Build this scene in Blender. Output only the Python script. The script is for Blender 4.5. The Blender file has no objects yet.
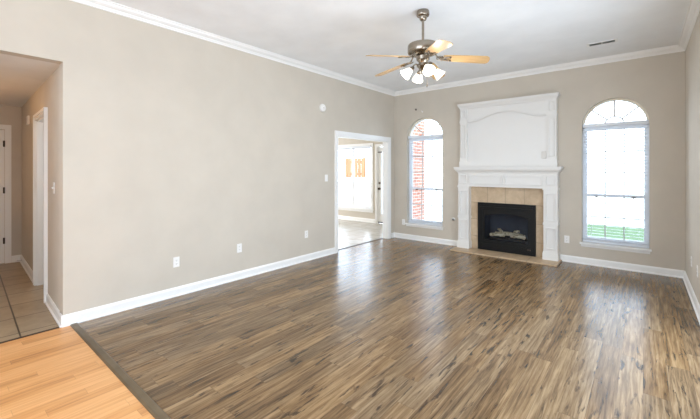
import bpy, bmesh, math, random
from mathutils import Vector, Matrix
from mathutils.geometry import tessellate_polygon
random.seed(7)
SC = bpy.context.scene
COL = SC.collection
R = math.radians
PI = math.pi

# ------------------------------------------------------------------ camera, world, light, exposure
EYE = 1.43
YAW = R(39.57)
cam_d = bpy.data.cameras.new('camera')
cam_d.sensor_width = 36.0
cam_d.lens = 354.5 / 700 * 36.0
cam_d.shift_y = -(209.5 - 170) / 700
cam_d.clip_start = 0.05
cam = bpy.data.objects.new('camera', cam_d)
COL.objects.link(cam)
cam.location = (0, 0, EYE)
cam.rotation_euler = (R(90), 0, YAW)
SC.camera = cam

world = bpy.data.worlds.new('overcast_sky')
SC.world = world
world.use_nodes = True
bg = world.node_tree.nodes['Background']
bg.inputs['Color'].default_value = (0.75, 0.87, 1.0, 1)
bg.inputs['Strength'].default_value = 4.5

SC.view_settings.view_transform = 'Standard'
SC.view_settings.look = 'None'
SC.view_settings.gamma = 1.0
SC.view_settings.use_curve_mapping = False
SC.view_settings.exposure = 0.69
SC.cycles.use_denoising = True
SC.cycles.max_bounces = 12
SC.cycles.diffuse_bounces = 7
SC.cycles.glossy_bounces = 4
SC.cycles.transparent_max_bounces = 16
SC.cycles.sample_clamp_indirect = 6.0
SC.cycles.caustics_reflective = False
SC.cycles.caustics_refractive = False

XL, XR, YB, H = -4.085, 0.43, 6.42, 3.08
YR = -3.0                      # wall behind the camera
HX, HY, HS = -4.085, 0.826, 0.0525   # hallway corner and the hallway's slight skew
HEND = -7.53
WT = 0.18                      # outer wall thickness
SW = ((-0.5, 0.9), (1.12, 2.6), (2.72, 4.3)); SWZ = (0.1, 2.05); RW_ = (-3.9, 0.35, 1.5, 3.0)                # unseen openings added in the right and rear walls for more daylight
YK = 7.80                      # breakfast room window wall

def area(name, loc, rot, sx, sy, power, color, portal=False):
    d = bpy.data.lights.new(name, 'AREA')
    d.shape = 'RECTANGLE'; d.size = sx; d.size_y = sy
    d.energy = power; d.color = color
    if portal: d.cycles.is_portal = True
    o = bpy.data.objects.new(name, d); COL.objects.link(o)
    o.location = loc; o.rotation_euler = rot
    return o
def point(name, loc, power, color, rad=0.05):
    d = bpy.data.lights.new(name, 'POINT')
    d.energy = power; d.color = color; d.shadow_soft_size = rad
    o = bpy.data.objects.new(name, d); COL.objects.link(o)
    o.location = loc
    return o
# sky portals for the daylight openings added in the rear and right walls
area('window_portal', ((RW_[0] + RW_[1]) / 2, YR - 0.10, (RW_[2] + RW_[3]) / 2), (R(90), 0, 0), RW_[1] - RW_[0], RW_[3] - RW_[2], 1, (1, 1, 1), True)
for a_, b_ in SW: area('window_portal', (XR + 0.10, (a_ + b_) / 2, (SWZ[0] + SWZ[1]) / 2), (R(90), 0, R(90)), b_ - a_, SWZ[1] - SWZ[0], 1, (1, 1, 1), True)
area('breakfast_fill_light', (-9.85, 5.6, 1.3), (R(90), 0, R(-90)), 3.0, 2.0, 110, (0.97, 0.985, 1.0))  # unseen area lamp added in place of daylight; no window on that side
# portals in the window openings (they only guide the sky's own light)
for px_, w_ in ((-3.37, .8), (-0.31, .8)):
    area('window_portal', (px_, YB + 0.17, 1.40), (R(-90), 0, 0), w_, 2.15, 1, (1, 1, 1), True)
area('window_portal', (-6.37, YK + 0.11, 1.25), (R(-90), 0, 0), 1.4, 1.9, 1, (1, 1, 1), True)
# lamp in the hallway, just left of the picture
point('hallway_lamp_light', (-5.7, -0.05, 2.20), 5.5, (1.0, 0.55, 0.24), 0.08)
point('side_room_fill_light', (-5.0, 1.7, 1.6), 7, (0.85, 0.93, 1.0), 0.1)  # fill light without a fixture, added to brighten the open door

# ------------------------------------------------------------------ materials
def newmat(name):
    m = bpy.data.materials.new(name); m.use_nodes = True
    return m, m.node_tree, m.node_tree.nodes['Principled BSDF']
def N(t, kind, **kw):
    n = t.nodes.new(kind)
    for k, v in kw.items(): setattr(n, k, v)
    return n
def mathn(t, op, a, b=None, c=None):
    n = t.nodes.new('ShaderNodeMath'); n.operation = op
    for i, v in enumerate((a, b, c)):
        if v is None: continue
        if isinstance(v, (int, float)): n.inputs[i].default_value = v
        else: t.links.new(v, n.inputs[i])
    return n.outputs[0]
def ramp(t, fac, stops):
    n = t.nodes.new('ShaderNodeValToRGB')
    e = n.color_ramp.elements
    while len(e) < len(stops): e.new(0.5)
    for q, (p, c) in zip(e, stops):
        q.position = p; q.color = (*c, 1)
    t.links.new(fac, n.inputs[0])
    return n.outputs[0]
def mixc(t, fac, a, b, mode='MIX'):
    n = t.nodes.new('ShaderNodeMix'); n.data_type = 'RGBA'; n.blend_type = mode
    for sock, v in ((n.inputs[0], fac), (n.inputs[6], a), (n.inputs[7], b)):
        if isinstance(v, (int, float)): sock.default_value = v
        elif isinstance(v, tuple): sock.default_value = (*v, 1)
        else: t.links.new(v, sock)
    return n.outputs[2]
def noise(t, vec, scale, detail=4, rough=0.55, dist=0.0):
    n = t.nodes.new('ShaderNodeTexNoise')
    n.inputs['Scale'].default_value = scale; n.inputs['Detail'].default_value = detail
    n.inputs['Roughness'].default_value = rough; n.inputs['Distortion'].default_value = dist
    if vec is not None: t.links.new(vec, n.inputs['Vector'])
    return n.outputs['Fac']
def comb(t, x, y, z=0.0):
    n = t.nodes.new('ShaderNodeCombineXYZ')
    for i, v in enumerate((x, y, z)):
        if isinstance(v, (int, float)): n.inputs[i].default_value = v
        else: t.links.new(v, n.inputs[i])
    return n.outputs[0]
def bump(t, b, height, strength=0.1, dist=0.01):
    n = t.nodes.new('ShaderNodeBump')
    n.inputs['Strength'].default_value = strength; n.inputs['Distance'].default_value = dist
    t.links.new(height, n.inputs['Height']); t.links.new(n.outputs[0], b.inputs['Normal'])
def coord(t):
    tc = t.nodes.new('ShaderNodeTexCoord')
    return tc.outputs['Object']
def sep(t, v):
    n = t.nodes.new('ShaderNodeSeparateXYZ'); t.links.new(v, n.inputs[0])
    return n.outputs[0], n.outputs[1], n.outputs[2]

def paint(name, col, rough=0.6, bscale=90, bstr=0.05, var=0.03, spec=0.3):
    m, t, b = newmat(name)
    v = coord(t)
    nz = noise(t, v, 3.0, 3)
    c = ramp(t, nz, [(0.3, tuple(x * (1 - var) for x in col)), (0.7, tuple(min(1, x * (1 + var)) for x in col))])
    t.links.new(c, b.inputs['Base Color'])
    b.inputs['Roughness'].default_value = rough
    b.inputs['Specular IOR Level'].default_value = spec
    if bstr: bump(t, b, noise(t, v, bscale, 3), bstr, 0.004)
    return m
def metal(name, col, rough=0.3):
    m, t, b = newmat(name)
    v = coord(t)
    c = ramp(t, noise(t, v, 25, 3), [(0.35, tuple(x * .85 for x in col)), (0.65, col)])
    t.links.new(c, b.inputs['Base Color'])
    b.inputs['Metallic'].default_value = 1.0; b.inputs['Roughness'].default_value = rough
    return m
M = {}
M['wall'] = paint('greige_wall_paint', (0.595, 0.543, 0.468), 0.75)
M['ceiling'] = paint('ceiling_paint', (0.89, 0.915, 0.94), 0.9, 120, 0.15)
M['hall_ceiling'] = paint('stippled_ceiling_paint', (0.78, 0.76, 0.74), 0.9, 60, 0.6)
M['trim'] = paint('white_trim_paint', (0.88, 0.88, 0.87), 0.35, 40, 0.0, 0.01, 0.5)
M['mantel'] = paint('white_mantel_paint', (0.78, 0.77, 0.75), 0.4, 40, 0.0, 0.01, 0.4)
M['vinyl'] = paint('white_window_vinyl', (0.85, 0.87, 0.90), 0.4, 40, 0.0, 0.01, 0.5)
M['muntin'] = paint('beige_muntin', (0.55, 0.53, 0.48), 0.5, 40, 0.0, 0.01, 0.3)
M['cream'] = paint('cream_arch_trim', (0.86, 0.80, 0.68), 0.5, 40, 0.0, 0.01, 0.4)
M['blind'] = paint('white_blind_slat', (0.80, 0.84, 0.90), 0.5, 40, 0.0, 0.01, 0.4)
M['plastic'] = paint('white_plastic', (0.86, 0.85, 0.83), 0.35, 40, 0.0, 0.01, 0.5)
M['plastic_dark'] = paint('dark_slot', (0.05, 0.05, 0.05), 0.5, 40, 0.0, 0.02)
M['ivory'] = paint('aged_ivory_plastic', (0.66, 0.64, 0.61), 0.4, 40, 0.0, 0.01)
M['black'] = paint('black_fireplace_metal', (0.006, 0.006, 0.006), 0.45, 200, 0.0, 0.1, 0.25)
M['soot'] = paint('dark_firebox_lining', (0.06, 0.066, 0.08), 0.8, 30, 0.3, 0.3)
M['nickel'] = metal('brushed_antique_nickel', (0.36, 0.31, 0.25), 0.22)
M['steel'] = metal('satin_steel', (0.6, 0.6, 0.6), 0.35)
M['bronze'] = metal('dark_bronze', (0.10, 0.075, 0.06), 0.4)
M['brass'] = metal('aged_brass', (0.42, 0.32, 0.20), 0.35)
M['concrete'] = paint('pale_concrete', (0.62, 0.61, 0.58), 0.85, 30, 0.3, 0.06)
M['sheathing'] = paint('outer_wall_render', (0.5, 0.47, 0.43), 0.9)

def laminate():
    m, t, b = newmat('dark_oak_laminate')
    x, y, z = sep(t, coord(t))
    W, L = 0.13, 1.22
    u = mathn(t, 'DIVIDE', x, W); row = mathn(t, 'FLOOR', u)
    wn = N(t, 'ShaderNodeTexWhiteNoise', noise_dimensions='1D'); t.links.new(row, wn.inputs['W'])
    v = mathn(t, 'ADD', mathn(t, 'DIVIDE', y, L), wn.outputs['Value'])
    cl = mathn(t, 'FLOOR', v)
    w2 = N(t, 'ShaderNodeTexWhiteNoise', noise_dimensions='2D'); t.links.new(comb(t, row, cl), w2.inputs['Vector'])
    rid = w2.outputs['Value']
    off = mathn(t, 'MULTIPLY', rid, 37.0)
    # long grain, broad tone patches, knots
    g = noise(t, comb(t, mathn(t, 'ADD', x, off), mathn(t, 'MULTIPLY', y, 0.042), off), 60, 6, 0.68, 0.3)
    patch = noise(t, comb(t, mathn(t, 'ADD', x, off), mathn(t, 'MULTIPLY', y, 0.11), off), 9.0, 4, 0.6, 0.9)
    kn = noise(t, comb(t, mathn(t, 'ADD', x, off), mathn(t, 'MULTIPLY', y, 0.15), off), 27.0, 4, 0.6, 0.5)
    tone = mathn(t, 'ADD', mathn(t, 'MULTIPLY', rid, 0.09), mathn(t, 'ADD', mathn(t, 'MULTIPLY', g, 0.66), mathn(t, 'MULTIPLY', patch, 0.40)))
    c = ramp(t, tone, [(0.38, (0.042, 0.021, 0.008)), (0.48, (0.120, 0.066, 0.026)),
                       (0.58, (0.205, 0.120, 0.052)), (0.70, (0.34, 0.220, 0.110))])
    # some planks greyer than others
    grey = ramp(t, tone, [(0.38, (0.040, 0.029, 0.019)), (0.52, (0.125, 0.094, 0.060)), (0.70, (0.26, 0.205, 0.140))])
    w3 = mathn(t, 'FRACT', mathn(t, 'MULTIPLY', rid, 7.31))
    c = mixc(t, mathn(t, 'MULTIPLY', w3, 0.4), c, grey)
    kf = ramp(t, kn, [(0.58, (0, 0, 0)), (0.66, (1, 1, 1))])
    c = mixc(t, mathn(t, 'MULTIPLY', kf, 0.85), c, (0.028, 0.016, 0.009))
    fu = mathn(t, 'FRACT', u); fv = mathn(t, 'FRACT', v)
    seam = mathn(t, 'MAXIMUM', mathn(t, 'LESS_THAN', fu, 0.020), mathn(t, 'LESS_THAN', fv, 0.0025))
    c = mixc(t, mathn(t, 'MULTIPLY', seam, 0.4), c, (0.03, 0.02, 0.014))
    t.links.new(c, b.inputs['Base Color'])
    rr = mathn(t, 'ADD', 0.21, mathn(t, 'MULTIPLY', g, 0.06))
    t.links.new(rr, b.inputs['Roughness'])
    b.inputs['Specular IOR Level'].default_value = 0.48
    bump(t, b, g, 0.03, 0.001)
    return m
M['laminate'] = laminate()

def hardwood():
    m, t, b = newmat('honey_hardwood')
    x, y, z = sep(t, coord(t))
    W, L = 0.083, 0.75
    u = mathn(t, 'DIVIDE', x, W); row = mathn(t, 'FLOOR', u)
    wn = N(t, 'ShaderNodeTexWhiteNoise', noise_dimensions='1D'); t.links.new(row, wn.inputs['W'])
    v = mathn(t, 'ADD', mathn(t, 'DIVIDE', y, L), wn.outputs['Value'])
    cl = mathn(t, 'FLOOR', v)
    w2 = N(t, 'ShaderNodeTexWhiteNoise', noise_dimensions='2D'); t.links.new(comb(t, row, cl), w2.inputs['Vector'])
    rid = w2.outputs['Value']; off = mathn(t, 'MULTIPLY', rid, 21.0)
    g = noise(t, comb(t, mathn(t, 'ADD', x, off), mathn(t, 'MULTIPLY', y, 0.06), off), 38, 4, 0.55, 0.5)
    tone = mathn(t, 'ADD', mathn(t, 'MULTIPLY', rid, 0.32), mathn(t, 'MULTIPLY', g, 0.68))
    c = ramp(t, tone, [(0.25, (0.46, 0.20, 0.068)), (0.45, (0.68, 0.335, 0.125)), (0.70, (0.82, 0.46, 0.20))])
    seam = mathn(t, 'MAXIMUM', mathn(t, 'LESS_THAN', mathn(t, 'FRACT', u), 0.022), mathn(t, 'LESS_THAN', mathn(t, 'FRACT', v), 0.003))
    c = mixc(t, mathn(t, 'MULTIPLY', seam, 0.35), c, (0.22, 0.09, 0.035))
    t.links.new(c, b.inputs['Base Color'])
    b.inputs['Roughness'].default_value = 0.38
    b.inputs['Specular IOR Level'].default_value = 0.4
    return m
M['hardwood'] = hardwood()

def tile(name, size, ox, oy, c0, c1, grout, rough, rot=0.0, plane='xy', gw=0.012):
    m, t, b = newmat(name)
    x, y, z = sep(t, coord(t))
    if plane == 'xz': y = z
    if rot:
        ca, sa = math.cos(rot), math.sin(rot)
        x2 = mathn(t, 'ADD', mathn(t, 'MULTIPLY', x, ca), mathn(t, 'MULTIPLY', y, sa))
        y2 = mathn(t, 'ADD', mathn(t, 'MULTIPLY', x, -sa), mathn(t, 'MULTIPLY', y, ca))
        x, y = x2, y2
    u = mathn(t, 'DIVIDE', mathn(t, 'SUBTRACT', x, ox), size[0]); v = mathn(t, 'DIVIDE', mathn(t, 'SUBTRACT', y, oy), size[1])
    w2 = N(t, 'ShaderNodeTexWhiteNoise', noise_dimensions='2D')
    t.links.new(comb(t, mathn(t, 'FLOOR', u), mathn(t, 'FLOOR', v)), w2.inputs['Vector'])
    nz = noise(t, comb(t, x, y, w2.outputs['Value']), 7, 5, 0.6, 0.3)
    tone = mathn(t, 'ADD', mathn(t, 'MULTIPLY', nz, 0.8), mathn(t, 'MULTIPLY', w2.outputs['Value'], 0.2))
    c = ramp(t, tone, [(0.3, c0), (0.7, c1)])
    s = mathn(t, 'MAXIMUM', mathn(t, 'LESS_THAN', mathn(t, 'FRACT', u), gw / size[0]), mathn(t, 'LESS_THAN', mathn(t, 'FRACT', v), gw / size[1]))
    c = mixc(t, s, c, grout)
    t.links.new(c, b.inputs['Base Color'])
    b.inputs['Roughness'].default_value = rough
    bump(t, b, mathn(t, 'SUBTRACT', 1.0, s), 0.4, 0.002)
    return m
M['hall_tile'] = tile('brown_hall_tile', (0.46, 0.46), -4.245, 0.322, (0.30, 0.22, 0.135), (0.44, 0.34, 0.22), (0.08, 0.055, 0.035), 0.35, -math.atan(HS))
M['kitchen_tile'] = tile('breakfast_room_tile', (0.33, 0.33), 0.0, 0.1, (0.42, 0.39, 0.34), (0.56, 0.52, 0.46), (0.28, 0.25, 0.21), 0.22)
CX = -1.812
M['surround_tile'] = tile('tan_travertine_tile', (0.30, 0.30), CX, -0.055, (0.44, 0.32, 0.205), (0.64, 0.50, 0.345), (0.30, 0.23, 0.16), 0.45, 0, 'xz', 0.006)
M['hearth_tile'] = tile('tan_hearth_tile', (0.415, 0.45), CX, 5.99, (0.44, 0.31, 0.19), (0.62, 0.47, 0.31), (0.28, 0.21, 0.15), 0.4, 0, 'xy', 0.006)

def maple():
    m, t, b = newmat('maple_fan_blade')
    x, y, z = sep(t, coord(t))
    g = noise(t, comb(t, mathn(t, 'MULTIPLY', x, 0.08), y, z), 60, 4)
    c = ramp(t, g, [(0.3, (0.46, 0.29, 0.13)), (0.7, (0.60, 0.41, 0.21))])
    t.links.new(c, b.inputs['Base Color']); b.inputs['Roughness'].default_value = 0.32
    return m
M['maple'] = maple()
def glassm(name, tint=(0.96, 0.98, 1.0), rough=0.02, refl=0.06):
    m = bpy.data.materials.new(name); m.use_nodes = True; t = m.node_tree
    t.nodes.clear()
    o = N(t, 'ShaderNodeOutputMaterial'); mx = N(t, 'ShaderNodeMixShader')
    tr = N(t, 'ShaderNodeBsdfTransparent'); gl = N(t, 'ShaderNodeBsdfGlossy')
    tr.inputs[0].default_value = (*tint, 1); gl.inputs['Roughness'].default_value = rough
    fr = N(t, 'ShaderNodeFresnel'); fr.inputs[0].default_value = 1.3
    f = mathn(t, 'ADD', fr.outputs[0], refl)
    t.links.new(f, mx.inputs[0])
    t.links.new(tr.outputs[0], mx.inputs[1]); t.links.new(gl.outputs[0], mx.inputs[2]); t.links.new(mx.outputs[0], o.inputs[0])
    return m
M['glass'] = glassm('clear_window_glass', refl=0.0)
M['fire_glass'] = glassm('fireplace_glass', (0.85, 0.88, 0.92), 0.08, 0.0)
def emis(name, col, s, base=(0.9, 0.88, 0.82)):
    m, t, b = newmat(name)
    b.inputs['Base Color'].default_value = (*base, 1); b.inputs['Roughness'].default_value = 0.4
    b.inputs['Emission Color'].default_value = (*col, 1); b.inputs['Emission Strength'].default_value = s
    return m
M['shade'] = emis('frosted_glass_lit', (1.0, 0.93, 0.80), 1.5)
M['bulb'] = emis('lit_bulb', (1.0, 0.93, 0.8), 12)
M['hall_shade'] = emis('frosted_glass_hall_lit', (1.0, 0.8, 0.55), 2.0)
def log_mat():
    m, t, b = newmat('ceramic_gas_log')
    v = coord(t)
    c = ramp(t, noise(t, v, 22, 5, 0.65), [(0.36, (0.16, 0.10, 0.05)), (0.46, (0.70, 0.54, 0.32)), (0.7, (0.92, 0.78, 0.52))])
    t.links.new(c, b.inputs['Base Color']); b.inputs['Roughness'].default_value = 0.9
    bump(t, b, noise(t, v, 40, 5), 0.6, 0.01)
    return m
M['log'] = log_mat()
def brick():
    m, t, b = newmat('red_exterior_brick')
    x, y, z = sep(t, coord(t))
    bt = N(t, 'ShaderNodeTexBrick')
    t.links.new(comb(t, mathn(t, 'ADD', x, y), z), bt.inputs['Vector'])
    bt.inputs['Color1'].default_value = (0.30, 0.10, 0.06, 1); bt.inputs['Color2'].default_value = (0.42, 0.17, 0.11, 1)
    bt.inputs['Mortar'].default_value = (0.5, 0.45, 0.40, 1)
    bt.inputs['Scale'].default_value = 1.0; bt.inputs['Brick Width'].default_value = 0.21
    bt.inputs['Row Height'].default_value = 0.075; bt.inputs['Mortar Size'].default_value = 0.008
    t.links.new(bt.outputs['Color'], b.inputs['Base Color']); b.inputs['Roughness'].default_value = 0.9
    bump(t, b, bt.outputs['Fac'], -0.4, 0.005)
    return m
M['brick'] = brick()
def grass():
    m, t, b = newmat('lawn_grass')
    v = coord(t)
    c = ramp(t, noise(t, v, 3.5, 6, 0.7), [(0.3, (0.055, 0.10, 0.035)), (0.7, (0.085, 0.145, 0.055))])
    t.links.new(c, b.inputs['Base Color']); b.inputs['Roughness'].default_value = 1.0
    bump(t, b, noise(t, v, 120, 4), 0.8, 0.03)
    return m
M['grass'] = grass()
M['cedar'] = paint('orange_cedar', (0.34, 0.17, 0.08), 0.7, 20, 0.2, 0.15)

# ------------------------------------------------------------------ mesh helpers
def bx(bm, x0, x1, y0, y1, z0, z1, mat=None):
    vs = [bm.verts.new(((x0, x1)[i & 1], (y0, y1)[(i >> 1) & 1], (z0, z1)[(i >> 2) & 1])) for i in range(8)]
    if mat is not None:
        for v in vs: v.co = mat @ v.co
    for f in ((0, 2, 3, 1), (4, 5, 7, 6), (0, 1, 5, 4), (2, 6, 7, 3), (0, 4, 6, 2), (1, 3, 7, 5)):
        bm.faces.new([vs[i] for i in f])
def prism(bm, loops, w0, w1, fn):
    """loops: [outer, hole, ...] of (u, v); fn(u, v, w) -> xyz"""
    tris = tessellate_polygon([[Vector((u, v, 0)) for u, v in l] for l in loops])
    flat = [p for l in loops for p in l]
    a = [bm.verts.new(fn(u, v, w0)) for u, v in flat]
    b = [bm.verts.new(fn(u, v, w1)) for u, v in flat]
    for t3 in tris:
        try:
            bm.faces.new([a[i] for i in t3]); bm.faces.new([b[i] for i in reversed(t3)])
        except ValueError: pass
    k = 0
    for l in loops:
        n = len(l)
        for i in range(n):
            j = (i + 1) % n
            bm.faces.new([a[k + i], a[k + j], b[k + j], b[k + i]])
        k += n
def tube(bm, pts, r, seg=10):
    pts = [Vector(p) for p in pts]; rings = []
    for i, p in enumerate(pts):
        d = (pts[min(i + 1, len(pts) - 1)] - pts[max(i - 1, 0)]).normalized()
        up = Vector((0, 0, 1)) if abs(d.z) < 0.95 else Vector((1, 0, 0))
        s = d.cross(up).normalized(); q = s.cross(d)
        rr = r[i] if isinstance(r, (list, tuple)) else r
        rings.append([bm.verts.new(p + (s * math.cos(2 * PI * k / seg) + q * math.sin(2 * PI * k / seg)) * rr) for k in range(seg)])
    for a, b in zip(rings, rings[1:]):
        for k in range(seg): bm.faces.new([a[k], a[(k + 1) % seg], b[(k + 1) % seg], b[k]])
    bm.faces.new(rings[0][::-1]); bm.faces.new(rings[-1])
def lathe(bm, prof, seg=32, mat=None, close=True):
    """prof: (radius, z) along local z"""
    rings = []
    for r_, z_ in prof:
        vs = []
        for k in range(seg):
            co = Vector((r_ * math.cos(2 * PI * k / seg), r_ * math.sin(2 * PI * k / seg), z_))
            vs.append(bm.verts.new(mat @ co if mat else co))
        rings.append(vs)
    for a, b in zip(rings, rings[1:]):
        for k in range(seg): bm.faces.new([a[k], a[(k + 1) % seg], b[(k + 1) % seg], b[k]])
    if close:
        bm.faces.new(rings[0][::-1]); bm.faces.new(rings[-1])
def B(): return bmesh.new()
def obj(name, bm, mat, parent=None, smooth=False, bevel=0.0, loc=None):
    bmesh.ops.recalc_face_normals(bm, faces=bm.faces)
    me = bpy.data.meshes.new(name); bm.to_mesh(me); bm.free()
    me.materials.append(M[mat] if isinstance(mat, str) else mat)
    o = bpy.data.objects.new(name, me); COL.objects.link(o)
    if parent is not None: o.parent = parent
    if loc: o.location = loc
    if smooth:
        for p in me.polygons: p.use_smooth = True
        md = o.modifiers.new('split', 'EDGE_SPLIT'); md.split_angle = R(38)
    if bevel:
        md = o.modifiers.new('bevel', 'BEVEL'); md.width = bevel; md.segments = 2; md.limit_method = 'ANGLE'; md.angle_limit = R(40)
    return o
def tag(o, label, cat, group=None):
    o['label'] = label; o['category'] = cat
    if group: o['group'] = group
    return o
def thing(name, label, cat, loc=(0, 0, 0), rotz=0.0, group=None):
    o = bpy.data.objects.new(name, None); COL.objects.link(o)
    o.empty_display_size = 0.1
    o.location = loc; o.rotation_euler = (0, 0, rotz)
    return tag(o, label, cat, group)
def struct(name, bm, mat, label=None, **kw):
    o = obj(name, bm, mat, **kw)
    if o.parent is None:
        o['kind'] = 'structure'
        if label: o['label'] = label
    return o
def rect(u0, u1, v0, v1): return [(u0, v0), (u1, v0), (u1, v1), (u0, v1)]
fXZ = lambda u, v, w: (u, w, v)
fYZ = lambda u, v, w: (w, u, v)
fXY = lambda u, v, w: (u, v, w)
hy = lambda x: HY + (HX - x) * HS          # hallway wall line
def sweep_profile(bm, prof, a, b, nx, ny):
    """prof (distance from wall, z) extruded from a=(x,y) to b, wall normal (nx,ny)"""
    va = [bm.verts.new((a[0] + nx * d, a[1] + ny * d, z)) for d, z in prof]
    vb = [bm.verts.new((b[0] + nx * d, b[1] + ny * d, z)) for d, z in prof]
    n = len(prof)
    for i in range(n):
        j = (i + 1) % n
        bm.faces.new([va[i], va[j], vb[j], vb[i]])
    bm.faces.new(va[::-1]); bm.faces.new(vb)

# ------------------------------------------------------------------ floors and ceilings
YS = 0.895   # where the laminate meets the honey hardwood
bm = B(); prism(bm, [[(XL - 0.14, YS), (XR + .15, YS), (XR + .15, YB + .02), (XL - 0.14, YB + .02)]], -0.1, 0.0, fXY)
struct('floor', bm, 'laminate', 'dark brown wood laminate floor with knots and long planks')
bm = B(); prism(bm, [[(XL - 0.01, YR - .1), (XR + .15, YR - .1), (XR + .15, YS), (XL - 0.01, YS)]], -0.1, 0.0, fXY)
struct('floor', bm, 'hardwood', 'honey orange hardwood strip floor in the near left corner')
bm = B(); prism(bm, [[(HEND - .2, -1.0), (XL - .01, -1.0), (XL - .01, YS), (XL - .15, YS), (XL - .15, 2.4), (HEND - .2, 2.4)]], -0.1, 0.0, fXY)
struct('floor', bm, 'hall_tile', 'brown ceramic tile floor of the hallway')
bm = B(); prism(bm, [rect(-10, XL - .14, 2.4, YK + .1)], -0.1, -0.001, fXY)
struct('floor', bm, 'kitchen_tile', 'pale tile floor of the breakfast room through the cased opening')
prof = [(-.03, 0), (-.027, .006), (-.018, .011), (.018, .011), (.027, .006), (.03, 0)]
bm = B(); sweep_profile(bm, [(d, z) for d, z in prof], (XL + .0, YS + .008), (XR, YS - .03), 0, 1)
M['strip'] = paint('grey_brown_strip_wood', (0.15, 0.11, 0.065), 0.4, 60, 0.1, 0.35)
struct('trim_1', bm, 'strip', 'dark wood transition strip between laminate and honey hardwood')
bm = B(); sweep_profile(bm, [(-.012, 0), (-.012, .004), (.012, .004), (.012, 0)], (XL - .005, YR + .5), (XL - .005, HY), 1, 0)
struct('trim_2', bm, 'bronze', 'thin dark strip between hallway tile and hardwood')
bm = B(); sweep_profile(bm, [(-.02, 0), (-.014, .008), (.014, .008), (.02, 0)], (XL - .12, 4.65), (XL - .12, 6.14), 1, 0)
struct('trim_3', bm, 'bronze', 'dark threshold strip under the cased opening')

bm = B(); prism(bm, [rect(XL - .12, XR + .15, YR - .15, YB + WT)], H, H + .12, fXY)
struct('ceiling', bm, 'ceiling', 'white ceiling of the living room')
bm = B(); prism(bm, [rect(HEND - .2, XL - .12, -1.0, 2.4)], 2.42, 2.5, fXY)
struct('ceiling', bm, 'hall_ceiling', 'low stippled ceiling of the hallway')
bm = B(); prism(bm, [rect(-10, XL - .12, 2.4, YK + .12)], 2.44, 2.55, fXY)
struct('ceiling', bm, 'ceiling', 'low ceiling of the breakfast room')

# ------------------------------------------------------------------ walls
OP0, OP1, OPH = 4.605, 6.185, 2.03      # cased opening in the left wall
bm = B(); 
for r_ in (rect(YR, -.45, 0, H), rect(-.45, HY, 2.42, H), rect(HY, OP0, 0, H), rect(OP0, OP1, OPH, H), rect(OP1, YB + .02, 0, H)): prism(bm, [r_], XL - .12, XL, fYZ)
struct('wall_left', bm, 'wall', 'long greige wall on the left')
def arch_loop(cx, hw, z0, zs, hgt, n=28):
    pts = [(cx - hw, z0), (cx + hw, z0), (cx + hw, zs)]
    pts += [(cx + hw * math.cos(PI * i / n), zs + hgt * math.sin(PI * i / n)) for i in range(1, n)]
    pts += [(cx - hw, zs)]
    return pts
WZ0, WZS, WR = 0.33, 2.095, 0.385
WIN = (-3.38, -0.325)
FB = (CX - .45, CX + .45, 0.06, 0.82)     # fireplace hole
holes = [arch_loop(c, .395, WZ0, WZS, WR) for c in WIN] + [rect(*FB)]
bm = B(); prism(bm, [rect(XL, XR + .12, 0, H)] + holes, YB, YB + WT, fXZ)
struct('wall_back', bm, 'wall', 'greige wall with fireplace and two arched windows')
bm = B()
prism(bm, [rect(YR, YB + .02, 0, H)] + [rect(a_, b_, *SWZ) for a_, b_ in SW], XR, XR + .12, fYZ)  # holes added out of view to let in extra daylight
struct('wall_right', bm, 'wall', 'greige wall at the right edge')
bm = B(); prism(bm, [rect(XL - .12, XR + .12, 0, H), rect(*RW_)], YR - .12, YR, fXZ)  # the high rear hole is added to let more sky light in
struct('wall_rear', bm, 'wall', 'wall behind the viewer')

# hallway walls (slightly skewed to the room)
DX0, DX1 = -5.79, -5.02            # doorway in the hallway wall
def fH(u, v, w):                   # u: world x along the hall wall, w: depth into the wall
    return (u, hy(u) + w, v)
bm = B(); prism(bm, [[(HEND, 0), (DX0, 0), (DX0, 2.04), (DX1, 2.04), (DX1, 0), (HX - .002, 0), (HX - .002, 2.419), (HEND, 2.419)]], 0.0, .12, fH)
struct('wall_hallway', bm, 'wall', 'greige hallway wall with a white doorway')
bm = B(); prism(bm, [rect(-1.0, hy(HEND) + .12, 0, 2.42)], HEND - .12, HEND, fYZ)
struct('wall_hallway_end', bm, 'wall', 'greige wall at the end of the hallway')
bm = B(); prism(bm, [rect(HEND, XL - .12, 0, 2.42)], -.57, -.45, fXZ)
struct('wall_hallway_near', bm, 'wall', 'near side wall of the hallway')
# small side room behind the hallway doorway
bm = B(); prism(bm, [rect(HEND - .12, XL - .12, 0, 2.42)], 2.28, 2.4, fXZ)
struct('wall_side_room', bm, 'wall', 'wall of the side room behind the hallway')
bm = B(); prism(bm, [rect(1.0, 2.3, 0, 2.42)], -7.0, -6.9, fYZ)
struct('wall_side_room', bm, 'wall', 'end wall of the side room behind the hallway')

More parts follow.
